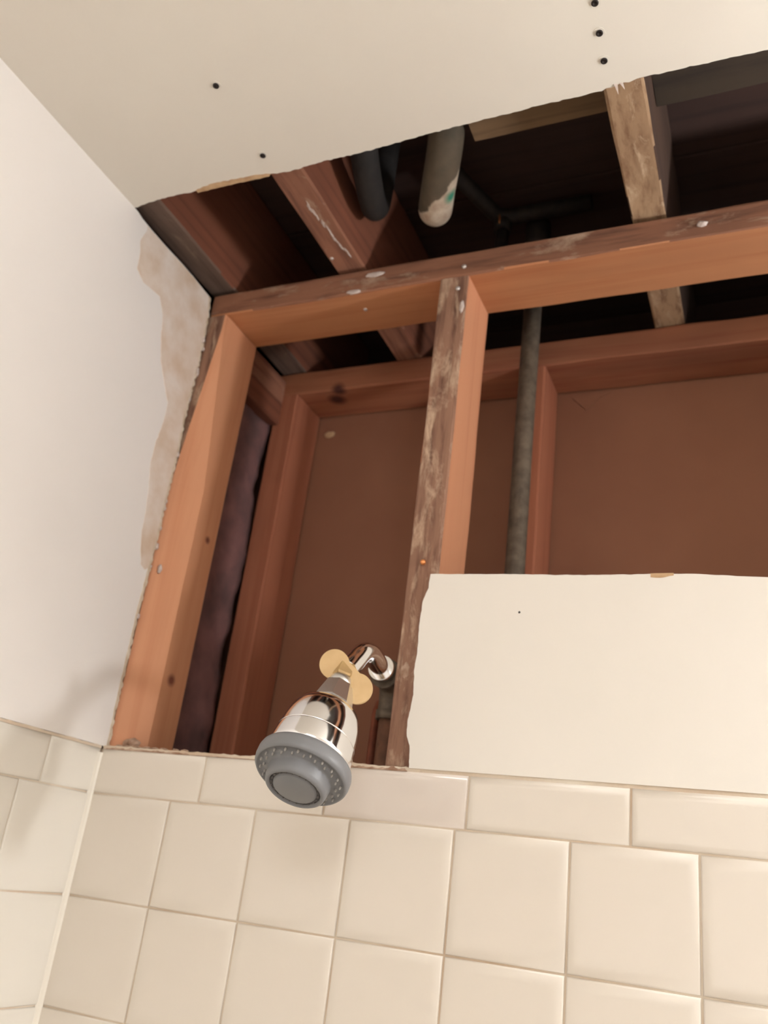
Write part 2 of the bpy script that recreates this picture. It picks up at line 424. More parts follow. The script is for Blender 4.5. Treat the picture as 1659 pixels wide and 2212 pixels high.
bm = bmesh.new(); box(bm, W(-0.0127, -2.40, -Z0), W(-0.0075, 0.0, TZ))
finish('tile_backing', bm, M['grout'], W(-0.01, -0.45, -Z0), wall_left)
bm = bmesh.new(); box(bm, W(-0.0075, -0.90, -Z0), W(-0.0018, -0.0, TZ - 0.001))
finish('grout', bm, M['grout'], W(-0.005, -0.45, -Z0), wall_left)

# crumbling gypsum along the broken edge
bm = bmesh.new()
a = ragged([W(0.0003, y - 0.0042, z) for y, z in left_edge], 0.003, 0.0008, 1.0, 1)
b = ragged([W(0.0003, y + 0.0004, z) for y, z in reversed(left_edge)], 0.0025, 0.0030, 21.0, 1)
prism(bm, a + b, (-0.011, 0, 0))
finish('gypsum_edge', bm, M['gypsum'], W(0, 0.008, 0.06), wall_left)
for k in range(46):
    zz = 0.20 + 0.44 * random.random() ** 0.9
    i = min(range(len(left_edge)), key=lambda q_: abs(left_edge[q_][1] - zz))
    s = 0.0011 + 0.0018 * random.random()
    if k < 14: blob(wall_left, W(0.0006, left_edge[i][0] - 0.002 + 0.0025 * random.random(), zz), (s * 0.8, s, s * 1.7), 'gypsum_crumb', 'mud', k, 0.5)

# torn-off paint: bare plaster paper next to the broken edge
patch = [(-0.1535, 0.7100), (-0.1524, 0.7038), (-0.1589, 0.6805), (-0.1535, 0.6658), (-0.1513, 0.6411), (-0.134, 0.6319), (-0.0993, 0.6352), (-0.0846, 0.6153),
         (-0.077, 0.5829), (-0.0669, 0.5524), (-0.056, 0.5372), (-0.0342, 0.5066), (-0.0327, 0.4821), (-0.0382, 0.4404), (-0.0382, 0.4128),
         (-0.0298, 0.3764), (-0.0241, 0.3393), (-0.0217, 0.3143), (-0.0105, 0.2808), (-0.001, 0.2772)]
a = ragged([W(0.0004, y, z) for y, z in patch], 0.004, 0.0012, 30.0, 1)
pe = [W(0.0004, y - 0.0038, z) for y, z in left_edge if z > 0.2772]
pt = [W(0.0004, y, z - 0.001) for y, z in top_edge[1:5]]
bm = bmesh.new(); prism(bm, a + ragged(pe, 0.004, 0.001, 1.0, 1) + pt, (-0.0006, 0, 0))
tag(finish('bare_plaster_patch', bm, M['paper'], W(0, -0.06, 0.28), wall_left), 'tan bare patch where paint tore off')
nail(wall_left, W(0.0004, -0.130, 0.676), (1, 0, 0), 0.0016, 'screw')

# ------------------------------------------------------------------ tiles
PX, PZ, PT = 0.1119, 0.1100, 0.15481
G = 0.0009           # half grout joint
def tile_mesh(name, wd, ht, mat, bull=False):
    """glazed tile, face towards -Y at y=0, lower left corner at the origin; cushion edges, bullnose top for the border"""
    b1, b2 = 0.0016, 0.0006
    x0, x1, z0, z1 = G, wd - G, G, ht - (G if not bull else 0)
    rings = []
    def ring(i, y, it=None):
        it = i if it is None else it
        return [(x0 + i, y, z0 + i), (x1 - i, y, z0 + i), (x1 - i, y, z1 - it), (x0 + i, y, z1 - it)]
    if bull: prof = [(0, 0.0072, 0), (0, 0.0016, 0.0002), (0.0006, 0.0006, 0.0022), (0.0018, 0.0, 0.0052), (0.006, -0.0001, 0.009)]
    else: prof = [(0, 0.0072, 0), (0, 0.0013, 0), (0.0005, 0.0005, 0.0005), (0.0017, 0.0, 0.0017), (0.010, -0.00008, 0.010)]
    vs, fs = [], []
    for i, y, it in prof: vs += ring(i, y, it)
    for r in range(len(prof) - 1):
        for k in range(4):
            a_, b_ = r * 4 + k, r * 4 + (k + 1) % 4
            fs.append((a_, b_, b_ + 4, a_ + 4))
    e = (len(prof) - 1) * 4; fs.append((e, e + 1, e + 2, e + 3)); fs.append((3, 2, 1, 0))
    me = bpy.data.meshes.new(name); me.from_pydata(vs, [], fs); me.materials.append(mat)
    bm_ = bmesh.new(); bm_.from_mesh(me); bmesh.ops.recalc_face_normals(bm_, faces=bm_.faces); bm_.to_mesh(me); bm_.free()
    for p in me.polygons: p.use_smooth = p.index < len(fs) - 2
    return me

def put_tile(name, me, wx, parent, rz=0.0, tilt=0.15):
    o = bpy.data.objects.new(name, me); COL.objects.link(o); place(o, wx, parent)
    o.rotation_euler = (math.radians(random.uniform(-tilt, tilt)), 0, rz + math.radians(random.uniform(-tilt, tilt)))
    return o

# ------------------------------------------------------------------ front wall: tiles, border tiles, remaining wallboard
pl = [(0.3952, 0.2630), (0.3942, 0.2468), (0.3893, 0.2308), (0.3885, 0.205), (0.3893, 0.1788), (0.3882, 0.155), (0.3902, 0.129), (0.3868, 0.0998), (0.3875, 0.0856), (0.3922, 0.0765), (0.3938, TZ + 0.0025)]
ptop = [(1.15, 0.250), (0.7372, 0.2522), (0.6967, 0.2552), (0.6714, 0.2572), (0.6365, 0.2579), (0.5586, 0.2582), (0.4849, 0.2610), (0.3952, 0.2630)]
bm = bmesh.new()
out = [W(2.30, 0, TZ + 0.0025), W(2.30, 0, HC), W(1.15, 0, HC)] + ragged([W(x, 0, z) for x, z in ptop], 0.006, 0.0005, 2.0, 2)[:-1] \
      + ragged([W(x, 0, z) for x, z in pl], 0.003, 0.0007, 5.0, 0)
prism(bm, out, (0, 0.0123, 0))
wall_front = tag(finish('wall_front', bm, M['panel'], W(0.9, 0, -Z0)), kind='structure')
bm = bmesh.new(); box(bm, W(-0.0127, 0.0072, -Z0), W(2.30, 0.0125, TZ - 0.001))
finish('tile_backing', bm, M['grout'], W(0.9, 0.01, -Z0), wall_front)
bm = bmesh.new(); box(bm, W(-0.002, 0.0017, -Z0), W(2.30, 0.0074, TZ - 0.0008))
finish('grout', bm, M['grout'], W(0.9, 0.005, -Z0), wall_front)
bm = bmesh.new(); prism(bm, ragged([W(0.0, 0.0012, TZ - 0.001), W(1.75, 0.0012, TZ - 0.001)], 0.006, 0.0005, 8.0, 2) + ragged([W(1.75, 0.0012, TZ + 0.0032), W(0.0, 0.0012, TZ + 0.0032)], 0.005, 0.0012, 3.0, 2), (0, 0.009, 0))
finish('top_joint', bm, M['grout'], W(0.9, 0.005, TZ), wall_front)

bm = bmesh.new(); prism(bm, ragged([W(0.630, -0.0003, 0.2545), W(0.640, -0.0003, 0.2535), W(0.652, -0.0003, 0.2560)], 0.002, 0.0006, 3.0, 2) + [W(0.652, -0.0003, 0.2585), W(0.630, -0.0003, 0.2585)], (0, 0.0008, 0))
tag(finish('torn_paper_strip', bm, M['paper_tan'], W(0.64, 0, 0.256), wall_front), 'tan torn paper at the top edge')
nail(wall_front, W(0.4985, 0.0004, 0.2185), (0, -1, 0), 0.0014, 'screw', 'nail', 0.0006)
sq = tile_mesh('tile', PX, PZ, M['tile']); bt = tile_mesh('border_tile', PT, TZ, M['tile'], True)
bt_p = tile_mesh('border_tile', PT, TZ, M['tile_reflect'], True); bt0 = tile_mesh('border_tile', PT - 0.006, TZ, M['tile'], True)
for r in range(7):
    for k in range(9):
        x = k * PX; 
        put_tile('tile', sq, W(x, 0, -(r + 1) * PZ), wall_front)
put_tile('border_tile', bt0, W(0.0, 0, 0), wall_front)
for k in range(6):
    o = put_tile('border_tile', bt_p if k == 1 else bt, W(0.1488 + k * PT, 0, 0), wall_front)
    if k == 1: o.rotation_euler = (0, 0, 0)
bm = bmesh.new()      # the lower courses, out of the picture
for r in range(7, 15):
    for k in range(9): box(bm, W(k * PX + G, 0, -(r + 1) * PZ + G), W((k + 1) * PX - G, 0.007, -r * PZ - G))
tag(finish('lower_tiles', bm, M['tile'], W(0.5, 0, -Z0), wall_front), kind='stuff')

# left wall tiles face +X: rotate the same meshes by 90 degrees; local x runs towards +Y
sql = tile_mesh('tile', PX, PZ, M['tile_left']); btl = tile_mesh('border_tile', PT, TZ, M['tile_left'], True)
btc = tile_mesh('border_tile', 0.0840, TZ, M['tile_left'], True)
YJ = -0.0853
for r in range(7):
    for k in range(8):
        put_tile('tile', sql, W(0, -0.0035 - (k + 1) * PX, -(r + 1) * PZ), wall_left, math.pi / 2)
put_tile('border_tile', btc, W(0, YJ, 0), wall_left, math.pi / 2)
for k in range(5): put_tile('border_tile', btl, W(0, YJ - (k + 1) * PT, 0), wall_left, math.pi / 2)
bm = bmesh.new()
for r in range(7, 15):
    for k in range(8): box(bm, W(-0.007, -0.0035 - (k + 1) * PX + G, -(r + 1) * PZ + G), W(0, -0.0035 - k * PX - G, -r * PZ - G))
tag(finish('lower_tiles', bm, M['tile_left'], W(0, -0.45, -Z0), wall_left), kind='stuff')
bm = bmesh.new(); prism(bm, ragged([W(0.0002, -0.9, TZ - 0.001), W(0.0002, -0.002, TZ - 0.001)], 0.006, 0.0004, 8.0, 2) + ragged([W(0.0002, -0.002, TZ + 0.0022), W(0.0002, -0.9, TZ + 0.0022)], 0.005, 0.0008, 3.0, 2), (-0.008, 0, 0))
finish('top_joint', bm, M['grout'], W(0, -0.45, TZ), wall_left)
bm = bmesh.new()      # caulk in the inside corner
prism(bm, [W(-0.001, 0.001, 0), W(-0.001, -0.0075, 0), W(0.0004, -0.0060, 0), W(0.0012, -0.0024, 0), W(0.0024, -0.0004, 0), W(0.0024, 0.001, 0)], (0, 0, -0.8))
bmesh.ops.translate(bm, verts=bm.verts, vec=(0, 0, 0.046))
finish('corner_caulk', bm, M['caulk'], W(0.001, -0.001, -0.75), wall_left)

# crumbled mortar left on top of the border tiles
def ridge(x0, x1, hgt, seed, name='crumbled_mortar'):
    n = int((x1 - x0) / 0.003); bm = bmesh.new(); rows = []
    for i in range(n + 1):
        x = x0 + (x1 - x0) * i / n
        hh = hgt * (0.45 + 0.9 * abs(noise.noise(Vector((x * 60 + seed, 0, 0)))) + 0.5 * abs(noise.noise(Vector((x * 210 + seed, 3, 0)))))
        if i in (0, n): hh *= 0.3
        row = []
        for y, k in ((0.0003, 0.0), (0.0016, 0.75), (0.006, 1.0), (0.0118, 0.8), (0.0124, 0.0)):
            row.append(bm.verts.new(W(x, y + 0.0008 * noise.noise(Vector((x * 180, y * 500, seed))), TZ - 0.001 + hh * k)))
        rows.append(row)
    for A, B in zip(rows, rows[1:]):
        for k in range(4): bm.faces.new((A[k], A[k + 1], B[k + 1], B[k]))
        bm.faces.new((A[4], A[0], B[0], B[4]))
    bm.faces.new(rows[0]); bm.faces.new(rows[-1])
    return finish(name, bm, M['mortar'], W((x0 + x1) / 2, 0.006, TZ), wall_front)
ridge(0.004, 0.125, 0.0058, 2.0); ridge(0.125, 0.27, 0.0026, 5.0); ridge(0.27, 0.392, 0.0065, 11.0)
for k in range(8): blob(wall_front, W(0.02 + 0.013 * k + 0.004 * random.random(), 0.005, TZ + 0.0035), (0.0035 + 0.003 * random.random(), 0.0028, 0.002), 'mortar_crumb', 'mortar', k + 50, 0.5)

# ------------------------------------------------------------------ timber frame of the front wall
Y1, Y2 = 0.0128, 0.1020
ZB, ZT = 0.6812, 0.7192
plate = lumber('top_plate', W(-0.002, Y1, ZB), W(1.30, Y2, ZT), 'X', [M['plate'], GRIME_H],
               'long horizontal top plate over both front studs, orange underside and grimy brown front', 'timber beam', n=90, jit=0.0012, face_mats=(('Y', -1, 1),))
blob(plate, W(0.2335, Y1 - 0.0005, 0.6830), (0.0105, 0.0020, 0.0036), 'joint_mud', 'mud', 1)
blob(plate, W(0.262, Y1 - 0.0003, 0.7075), (0.014, 0.0012, 0.0040), 'joint_mud', 'mud', 2)
blob(plate, W(0.6862, Y1 - 0.001, 0.6984), (0.0060, 0.0028, 0.0036), 'joint_mud', 'mud', 3)
nail(plate, W(0.3923, Y1 - 0.0006, 0.6945), (0, -1, 0.2), 0.0032)
nail(plate, W(0.2350, 0.050, ZB + 0.0006), (0, 0, -1), 0.0030, 'nail')

def wane(tpos, pts):
    # the near right arris of the corner stud rounds off below its head
    zr = tpos - Z0
    k = min(1.0, max(0.0, (0.655 - zr) / 0.24))
    x_, y_ = 0.027 * k, 0.034 * k
    p = list(pts)
    p[1] = (p[1][0] - x_, p[1][1]); p[2] = (p[2][0], p[2][1] + y_)
    return p
stud_l = lumber('wall_stud', W(-0.012, Y1, -Z0), W(0.0265, Y2, ZB - 0.0005), 'Z', [M['stud'], GRIME_V],
                'bright orange corner stud against the left wall, right under the top plate', 'wall stud', n=90, face_mats=(('Y', -1, 1),), shape=wane, turn=0.9)
for y, z in ((0.034, 0.652), (0.064, 0.642)): nail(stud_l, W(0.0266, y, z), (1, 0, 0), 0.0022, 'screw', 'nail', 0.0008)
blob(stud_l, W(0.0062, 0.0205, 0.286), (0.0028, 0.0024, 0.0060), 'joint_mud', 'mud', 12)
blob(stud_l, W(0.016, 0.030, 0.0585), (0.013, 0.008, 0.010), 'crumbled_mortar', 'mortar', 31, 0.5)
stud_c = lumber('wall_stud', W(0.3612, Y1, -Z0), W(0.3993, Y2, ZB - 0.0005), 'Z', [M['stud_mid'], GRIME_V],
                'middle stud left of the white board, dirty brown front and orange right side', 'wall stud', n=90, jit=0.0012, face_mats=(('Y', -1, 1),))
nail(stud_c, W(0.3868, Y1 - 0.0006, 0.6605), (0, -1, 0.1), 0.0030)
blob(stud_c, W(0.3945, Y1 - 0.0004, 0.631), (0.0030, 0.0016, 0.0095), 'joint_mud', 'mud', 5)
nail(stud_c, W(0.3800, Y1 - 0.001, 0.2815), (0.3, -1, 0), 0.0032, 'nail_copper', 'nail', 0.004)
blob(stud_c, W(0.372, Y1 + 0.0006, 0.158), (0.0050, 0.0014, 0.0100), 'joint_mud', 'mortar', 7)

# timber behind it, on the far side of the chase
YB1, YB2 = 0.241, 0.325
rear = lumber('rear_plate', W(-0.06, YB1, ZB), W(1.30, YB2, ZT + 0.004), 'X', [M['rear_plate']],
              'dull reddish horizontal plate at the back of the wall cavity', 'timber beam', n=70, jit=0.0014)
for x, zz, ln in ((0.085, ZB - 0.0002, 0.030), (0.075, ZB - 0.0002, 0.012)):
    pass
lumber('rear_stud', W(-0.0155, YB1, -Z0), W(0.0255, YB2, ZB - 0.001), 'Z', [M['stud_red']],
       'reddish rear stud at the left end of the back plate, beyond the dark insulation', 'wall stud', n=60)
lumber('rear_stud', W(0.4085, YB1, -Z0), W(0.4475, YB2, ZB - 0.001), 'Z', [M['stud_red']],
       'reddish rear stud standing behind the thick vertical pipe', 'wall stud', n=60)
lumber('side_plate', W(-0.045, 0.1025, 0.6655), W(-0.002, 0.2405, 0.7085), 'Y', [M['joist_under']],
       'short upper dark brown block between corner stud and back plate', 'timber block', n=16)
lumber('side_plate', W(-0.045, 0.1025, 0.6245), W(-0.002, 0.2405, 0.6645), 'Y', [M['joist']],
       'short lower orange-red block under the dark block, above the insulation', 'timber block', n=16)

# dark lumpy batt between the corner studs
bm = bmesh.new(); NY, NZ = 14, 110; grid = []
for i in range(NZ + 1):
    row = []
    for j in range(NY + 1):
        y = 0.099 + (0.2405 - 0.099) * j / NY; z = -0.9 + (0.628 + 0.9) * i / NZ
        x = -0.0205 + 0.010 * noise.noise(Vector((y * 14, z * 11, 1.3))) + 0.005 * noise.noise(Vector((y * 40, z * 34, 4.0)))
        row.append(bm.verts.new(W(x, y, z)))
    grid.append(row)
for i in range(NZ):
    for j in range(NY): bm.faces.new((grid[i][j], grid[i][j + 1], grid[i + 1][j + 1], grid[i + 1][j]))
bk = [[bm.verts.new(W(-0.06, grid[i][j].co.y, grid[i][j].co.z - Z0)) for j in (0, NY)] for i in (0, NZ)]
bot = [grid[0][j] for j in range(NY + 1)]; top = [grid[NZ][j] for j in range(NY + 1)]
bm.faces.new(bot + [bk[0][1], bk[0][0]]); bm.faces.new(top + [bk[1][1], bk[1][0]])
bm.faces.new([grid[i][0] for i in range(NZ + 1)] + [bk[1][0], bk[0][0]]); bm.faces.new([grid[i][NY] for i in range(NZ + 1)] + [bk[1][1], bk[0][1]])
bm.faces.new((bk[0][0], bk[0][1], bk[1][1], bk[1][0]))
o = finish('insulation_batt', bm, M['insul'], W(-0.03, 0.17, -0.9), None, True)
tag(o, 'dark purple-brown lumpy insulation between the corner stud and the rear stud', 'insulation')

# the neighbouring room's wallboard, seen from its back
wb = slab('wall_beyond', W(-0.16, 0.3280, -Z0), W(1.34, 0.340, ZT + 0.004), M['kraft'])
bm = bmesh.new(); prism(bm, [W(0.470, 0.3278, 0.672), W(0.530, 0.3278, 0.676), W(0.512, 0.3278, 0.668), W(0.4917, 0.3278, 0.648)], (0, -0.0012, 0))
finish('torn_paper', bm, M['kraft'], W(0.49, 0.325, 0.66), wb)
blob(wb, W(0.048, 0.3277, 0.648), (0.010, 0.0010, 0.006), 'mortar_smear', 'paper_tan', 4)
slab('wall_chase_left', W(-0.18, 0.0135, -Z0), W(-0.16, 0.34, ZT), M['kraft'])
slab('wall_chase_right', W(1.30, 0.0135, -Z0), W(1.34, 0.3275, ZT), M['kraft'])

# ------------------------------------------------------------------ ceiling void
ZJ, ZJ2 = 0.7275, 0.915
def joist(x0, x1, label, under, jit=0.001, side='joist'):
    return lumber('ceiling_joist', W(x0, -1.0, ZJ), W(x1, 0.92, ZJ2), 'Y', [M[side], under], label, 'ceiling joist', n=110, jit=jit, face_mats=(('Z', -1, 1),))
joist(-0.016, 0.0295, 'leftmost joist along the left wall, dark grey underside and orange side', M['joist_grey'])
ja = joist(0.1982, 0.2420, 'middle joist with brown underside streaked white, second from the left wall', M['joist_under'])
joist(0.6045, 0.6455, 'pale dusty joist on the right of the open ceiling', M['joist_dusty'], 0.0016, 'joist_dark')
for k in range(16):
    y0 = -0.118 + 0.108 * (k + 0.6 * random.random()) / 16; ln = 0.003 + 0.006 * random.random()
    blob(ja, W(0.2215 + 0.10 * (y0 + 0.1) + 0.0035 * (random.random() - 0.5), y0, ZJ - 0.0001), (0.0007 + 0.0008 * random.random(), ln, 0.0006), 'mud_fleck', 'mud', k + 80, 0.7)
nail(ja, W(0.2045, -0.012, ZJ + 0.0004), (0, 0, -1), 0.0026)

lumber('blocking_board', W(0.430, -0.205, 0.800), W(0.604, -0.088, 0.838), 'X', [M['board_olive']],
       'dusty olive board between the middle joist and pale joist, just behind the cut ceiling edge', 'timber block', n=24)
lumber('blocking_board', W(0.646, -0.205, 0.800), W(1.26, -0.078, 0.838), 'X', [M['board_shaded']],
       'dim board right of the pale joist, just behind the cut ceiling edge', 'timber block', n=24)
sub = empty('subfloor', W(0.55, 0.0, ZJ2), 'dark wooden floorboards above the ceiling joists', 'floorboards')
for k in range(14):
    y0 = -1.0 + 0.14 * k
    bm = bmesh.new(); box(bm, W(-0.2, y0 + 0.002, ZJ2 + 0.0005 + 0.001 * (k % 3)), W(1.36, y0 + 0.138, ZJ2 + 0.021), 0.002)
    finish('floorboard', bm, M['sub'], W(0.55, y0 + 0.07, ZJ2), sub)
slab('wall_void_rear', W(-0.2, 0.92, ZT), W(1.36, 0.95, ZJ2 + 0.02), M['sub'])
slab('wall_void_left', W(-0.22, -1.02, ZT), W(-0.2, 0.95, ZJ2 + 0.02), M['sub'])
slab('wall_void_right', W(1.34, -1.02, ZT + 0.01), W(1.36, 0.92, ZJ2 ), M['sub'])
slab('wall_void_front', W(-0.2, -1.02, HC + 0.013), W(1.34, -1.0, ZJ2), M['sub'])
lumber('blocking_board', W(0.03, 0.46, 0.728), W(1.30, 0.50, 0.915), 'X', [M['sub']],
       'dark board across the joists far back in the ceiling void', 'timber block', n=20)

# ------------------------------------------------------------------ pipes
bm = bmesh.new(); tube(bm, [W(0.4415, 0.17, -Z0), W(0.4415, 0.17, 0.0), W(0.4415, 0.17, 0.50), W(0.443, 0.17, 0.86)], 0.0128, 20)
vent = empty('vertical_pipe', W(0.4415, 0.17, -Z0), 'thick grey-brown vertical pipe in the cavity right of the middle stud', 'pipe')
finish('pipe_run', bm, M['iron'], W(0.4415, 0.17, -Z0), vent)
bm = bmesh.new(); tube(bm, [W(0.443, 0.17, 0.845), W(0.443, 0.17, 0.85), W(0.443, 0.17, 0.885), W(0.443, 0.17, 0.89)], [0.0150, 0.0185, 0.0185, 0.015], 20)
tube(bm, [W(0.443, 0.17, 0.888), W(0.443, 0.17, 0.9145)], 0.0128, 20)
finish('coupling', bm, M['iron_dark'], W(0.443, 0.17, 0.845), vent)

trap = empty('drain_trap', W(0.342, 0.03, 0.80), 'mud-smeared rounded drain pipe hanging in the dark ceiling opening', 'pipe')
TR = 0.0225
pth = smooth_path([W(0.406, -0.128, 0.9145), W(0.4045, -0.125, 0.86), W(0.4005, -0.114, 0.815), W(0.392, -0.094, 0.795), W(0.374, -0.058, 0.783), W(0.3590, -0.028, 0.779), W(0.3515, -0.012, 0.781), W(0.3475, -0.001, 0.792), W(0.346, 0.004, 0.815), W(0.346, 0.005, 0.86), W(0.346, 0.005, 0.9145)], 6)
bm = bmesh.new(); tube(bm, pth, TR, 32)
o = finish('trap_bend', bm, M['trap'], W(0.3600, -0.030, 0.757), trap, True)
bm = bmesh.new(); tube(bm, [W(0.346, 0.010, 0.885), W(0.39, 0.118, 0.876), W(0.410, 0.130, 0.876), W(0.53, 0.133, 0.878)], 0.0115, 18)
finish('branch_pipe', bm, M['iron_dark'], W(0.402, 0.115, 0.86), trap)
bm = bmesh.new(); tube(bm, [W(0.4000, 0.130, 0.740), W(0.4000, 0.130, 0.80), W(0.400, 0.130, 0.876)], 0.0095, 16)
tube(bm, [W(0.400, 0.130, 0.850), W(0.400, 0.130, 0.876)], 0.0135, 16)
finish('branch_drop', bm, M['iron_dark'], W(0.4045, 0.116, 0.745), trap)
bm = bmesh.new(); tube(bm, [W(0.3988, 0.1150, 0.872), W(0.3996, 0.1135, 0.862), W(0.4000, 0.1135, 0.852)], [0.0006, 0.0018, 0.0004], 10)
finish('glint_drop', bm, M['nail_copper'], W(0.4026, 0.0985, 0.855), trap)  # bright coppery drop standing in for a tiny glint

wst = empty('waste_pipe', W(0.277, -0.05, 0.76), 'black rounded pipe bend beside the middle joist, left of the mud-smeared drain', 'pipe')
bm = bmesh.new()
tube(bm, smooth_path([W(0.298, -0.150, 0.9145), W(0.2975, -0.147, 0.86), W(0.2955, -0.136, 0.812), W(0.290, -0.112, 0.791), W(0.2805, -0.072, 0.781), W(0.2745, -0.046, 0.779), W(0.2705, -0.030, 0.786), W(0.269, -0.022, 0.806), W(0.269, -0.021, 0.85), W(0.269, -0.021, 0.9145)], 6), 0.0180, 28)
finish('pipe_bend', bm, M['black_pipe'], W(0.277, -0.05, 0.76), wst)
rise = empty('shower_riser', W(0.340, 0.062, -Z0), 'brown iron riser and elbow behind the shower head, beside the middle stud', 'pipe')
bm = bmesh.new(); tube(bm, [W(0.340, 0.062, -Z0), W(0.340, 0.062, 0.0), W(0.340, 0.062, 0.126)], 0.0125, 20)
finish('riser_pipe', bm, M['iron_brown'], W(0.340, 0.062, -Z0), rise)
bm = bmesh.new()
tube(bm, smooth_path([W(0.340, 0.062, 0.118), W(0.340, 0.062, 0.136), W(0.3408, 0.056, 0.150), W(0.342, 0.042, 0.156), W(0.343, 0.026, 0.157)], 4), 0.0152, 20)
tube(bm, [W(0.3428, 0.033, 0.157), W(0.343, 0.024, 0.157)], 0.0172, 20)
tube(bm, [W(0.340, 0.062, 0.112), W(0.340, 0.062, 0.122)], 0.0168, 20)
finish('elbow', bm, M['iron'], W(0.340, 0.062, 0.118), rise)
wp = empty('water_pipe', W(0.296, 0.125, -Z0), 'thin reddish pipe beside the brown shower riser', 'pipe')
bm = bmesh.new(); tube(bm, [W(0.293, 0.125, -Z0), W(0.293, 0.125, 0.06), W(0.294, 0.125, 0.135), W(0.300, 0.118, 0.142), W(0.325, 0.085, 0.145)], 0.0052, 14)
finish('pipe_run', bm, M['rust_red'], W(0.293, 0.125, -Z0), wp)

# ------------------------------------------------------------------ shower head
S0 = W(0.3488, -0.085, 0.1255); AX = Vector((0, -0.485, -0.875)).normalized()
sh = empty('shower_fixture', W(0.343, 0.024, 0.157), 'chrome bell shower head with grey face and tan wing handle', 'shower head')
bm = bmesh.new()
arm = smooth_path([W(0.3432, 0.024, 0.157), W(0.3455, 0.000, 0.1605), W(0.348, -0.026, 0.1645), W(0.3495, -0.048, 0.1600), W(0.349, -0.066, 0.1450), W(0.3482, -0.079, 0.1330)], 6)
tube(bm, arm, 0.0107, 28)
tube(bm, [W(0.3436, 0.018, 0.158), W(0.3446, 0.010, 0.1592)], 0.0142, 28)
finish('shower_arm', bm, M['chrome'], W(0.343, 0.024, 0.157), sh)

bm = bmesh.new()     # hexagonal swivel nut
lathe(bm, S0, AX, [(0.0, -0.011), (0.0120, -0.011), (0.0130, -0.009), (0.0130, 0.002), (0.0120, 0.004), (0.0, 0.004)], 6)
for f in bm.faces: f.smooth = False
finish('swivel_nut', bm, M['brass'], S0, sh)
bm = bmesh.new()     # two round wings on a bar, standing out either side of the nut
view = (W(0.738, -0.855, -0.055) - S0).normalized()
wx = Vector((0.030, 0.004, -0.0255)).normalized(); wn = (view - wx * view.dot(wx)).normalized(); wy = wn.cross(wx)
C0 = S0 + AX * 0.001 + wn * 0.004 + Vector((0.0042, 0, 0))
n = 56; pts = []
for k in range(n):
    a = 2 * math.pi * k / n
    r = 0.0115 + 0.0195 * abs(math.cos(a)) ** 1.5
    u_, v_ = math.cos(a) * r, math.sin(a) * r
    lobe = 0.0150
    # two lobes joined by a waist
    cu = 0.0185 if math.cos(a) >= 0 else -0.0185
    ang = a if math.cos(a) >= 0 else a
    u_ = cu + lobe * math.cos(a * 1.0) * 1.0
    v_ = lobe * 0.95 * math.sin(a)
    pts.append((u_, v_))
out_pts = []
for side in (1, -1):
    for k in range(25):
        a = math.radians(-125 + 250 * k / 24) if side == 1 else math.radians(55 + 250 * k / 24)
        out_pts.append((side * 0.0176 + 0.0154 * math.cos(a), 0.0148 * math.sin(a)))
prism(bm, [C0 + wx * u_ + wy * v_ - wn * 0.0018 for u_, v_ in out_pts], wn * 0.0036)
bmesh.ops.bevel(bm, geom=[e for e in bm.edges if len(e.link_faces) == 2 and e.calc_face_angle(0) > 1.0], offset=0.0009, segments=2, affect='EDGES')
tag(finish('wing_handle', bm, M['wing'], C0, sh), 'tan two-lobed wing handle')

bm = bmesh.new(); lathe(bm, S0, AX, [(0.0, 0.0035), (0.0105, 0.0035), (0.0118, 0.006), (0.0120, 0.0125), (0.0108, 0.0145), (0.0, 0.0145)], 40)
finish('swivel_ring', bm, M['chrome_soft'], S0, sh)
bm = bmesh.new()     # faceted tapering collar
lathe(bm, S0, AX, [(0.0, 0.0125), (0.0125, 0.0125), (0.0155, 0.0140), (0.0212, 0.0370), (0.0214, 0.0395), (0.0195, 0.0410), (0.0, 0.0410)], 8)
for f in bm.faces: f.smooth = False
bmesh.ops.rotate(bm, verts=bm.verts, cent=S0, matrix=Matrix.Rotation(math.radians(22.5), 3, AX))
finish('collar', bm, M['chrome_soft'], S0, sh)
bm = bmesh.new()
lathe(bm, S0, AX, [(0.0, 0.0400), (0.0190, 0.0400), (0.0200, 0.0408), (0.0255, 0.0424), (0.0303, 0.0465), (0.0338, 0.0540), (0.0360, 0.0640), (0.0372, 0.0730), (0.0378, 0.0790), (0.0380, 0.0802), (0.0381, 0.0808), (0.0376, 0.0810), (0.0376, 0.0813), (0.0382, 0.0815), (0.0383, 0.0821), (0.0389, 0.0900), (0.0394, 0.0980), (0.0396, 0.1040), (0.0, 0.1040)], 64)
bell = finish('bell_body', bm, M['chrome'], S0 + AX * 0.04, sh)
bm = bmesh.new()
lathe(bm, S0, AX, [(0.0, 0.1030), (0.0385, 0.1030), (0.0415, 0.1034), (0.0438, 0.1050), (0.0446, 0.1080), (0.0446, 0.1135), (0.0440, 0.1165), (0.0426, 0.1185), (0.0410, 0.1187),
                   (0.0404, 0.1176), (0.0300, 0.1190), (0.0294, 0.1215), (0.0288, 0.1280), (0.0278, 0.1316), (0.0258, 0.1332), (0.0244, 0.1328), (0.0238, 0.1306), (0.0206, 0.1306), (0.0200, 0.1324), (0.0186, 0.1332), (0.0, 0.1336)], 64)
face = finish('spray_face', bm, M['grey'], S0 + AX * 0.115, sh)
tag(face, 'grey plastic spray face')
bm = bmesh.new()     # dark recess ring
lathe(bm, S0, AX, [(0.0206, 0.1304), (0.0206, 0.1309), (0.0237, 0.1309), (0.0237, 0.1304)], 48)
finish('nozzle_groove', bm, M['grey_dark'], S0 + AX * 0.13, face)
ea = AX.cross(Vector((1, 0, 0))).normalized(); eb = AX.cross(ea)
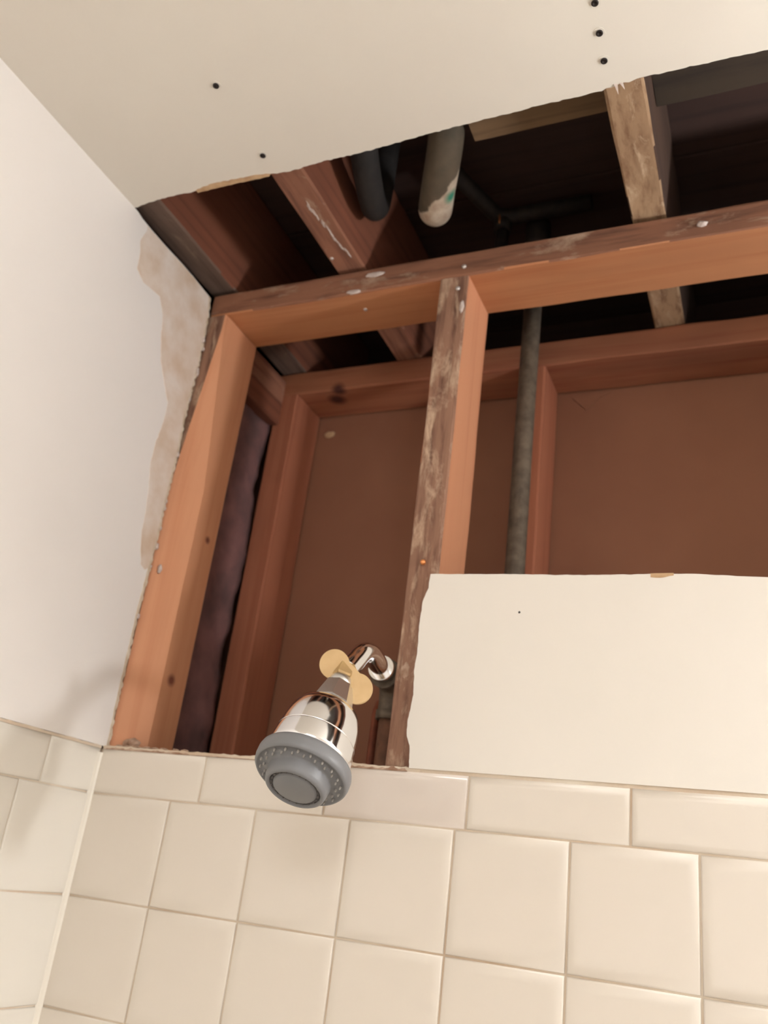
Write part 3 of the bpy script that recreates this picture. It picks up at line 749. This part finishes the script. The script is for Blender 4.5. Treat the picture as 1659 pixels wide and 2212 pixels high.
def nozzles(nn, r, s, rad, hgt, mat, mod=None):
    bmn = bmesh.new(); lathe(bmn, (0, 0, 0), AX, [(0, hgt), (rad * 0.6, hgt), (rad, hgt * 0.5), (rad * 1.05, -0.001)], 8)
    me = bpy.data.meshes.new('nozzle'); bmn.to_mesh(me); bmn.free(); me.materials.append(M[mat])
    for k in range(nn):
        a = 2 * math.pi * k / nn; rr = r + (mod if (mod and k % 2) else 0)
        o_ = bpy.data.objects.new('nozzle', me); COL.objects.link(o_)
        place(o_, S0 + AX * s + (ea * math.cos(a) + eb * math.sin(a)) * rr, face)
nozzles(40, 0.0376, 0.1180, 0.0011, 0.0028, 'nozzle', -0.0036)
nozzles(22, 0.0222, 0.1308, 0.0011, 0.0014, 'grey_dark')

# ------------------------------------------------------------------ mirror light and an added fill lamp
van = empty('mirror_light', W(1.55, 0.0, 0.24), 'white bar with three round globes on the front wall, right of the shower', 'lamp')
bm = bmesh.new(); box(bm, W(1.35, -0.045, 0.215), W(1.75, 0.0, 0.265), 0.006)
finish('lamp_bar', bm, M['white_trim'], W(1.55, -0.02, 0.215), van)
for x in (1.42, 1.55, 1.68):
    bm = bmesh.new(); bmesh.ops.create_uvsphere(bm, u_segments=24, v_segments=14, radius=0.032)
    bmesh.ops.translate(bm, verts=bm.verts, vec=W(x, -0.15, 0.24))
    finish('globe', bm, M['glow_vanity'], W(x, -0.15, 0.24), van, True)
    bm = bmesh.new(); tube(bm, [W(x, -0.045, 0.24), W(x, -0.122, 0.24)], 0.018, 18)
    finish('socket', bm, M['white_trim'], W(x, -0.07, 0.24), van)
cl = empty('ceiling_fill_light', W(0.95, -1.75, HC), 'round flush fill lamp added on the unseen ceiling behind', 'lamp')
bm = bmesh.new(); lathe(bm, W(0.95, -1.75, HC), (0, 0, -1), [(0.0, 0.0), (0.36, 0.0), (0.36, 0.02), (0.345, 0.02), (0.0, 0.02)], 40)  # unseen lamp, added and widened for soft fill light
finish('fill_base', bm, M['white_trim'], W(0.95, -1.75, HC - 0.02), cl)
bm = bmesh.new(); lathe(bm, W(0.95, -1.75, HC - 0.02), (0, 0, -1), [(0.345, 0.0), (0.335, 0.03), (0.28, 0.06), (0.16, 0.08), (0.0, 0.085)], 40)
finish('fill_bowl', bm, M['glow_fill'], W(0.95, -1.75, HC - 0.1), cl)
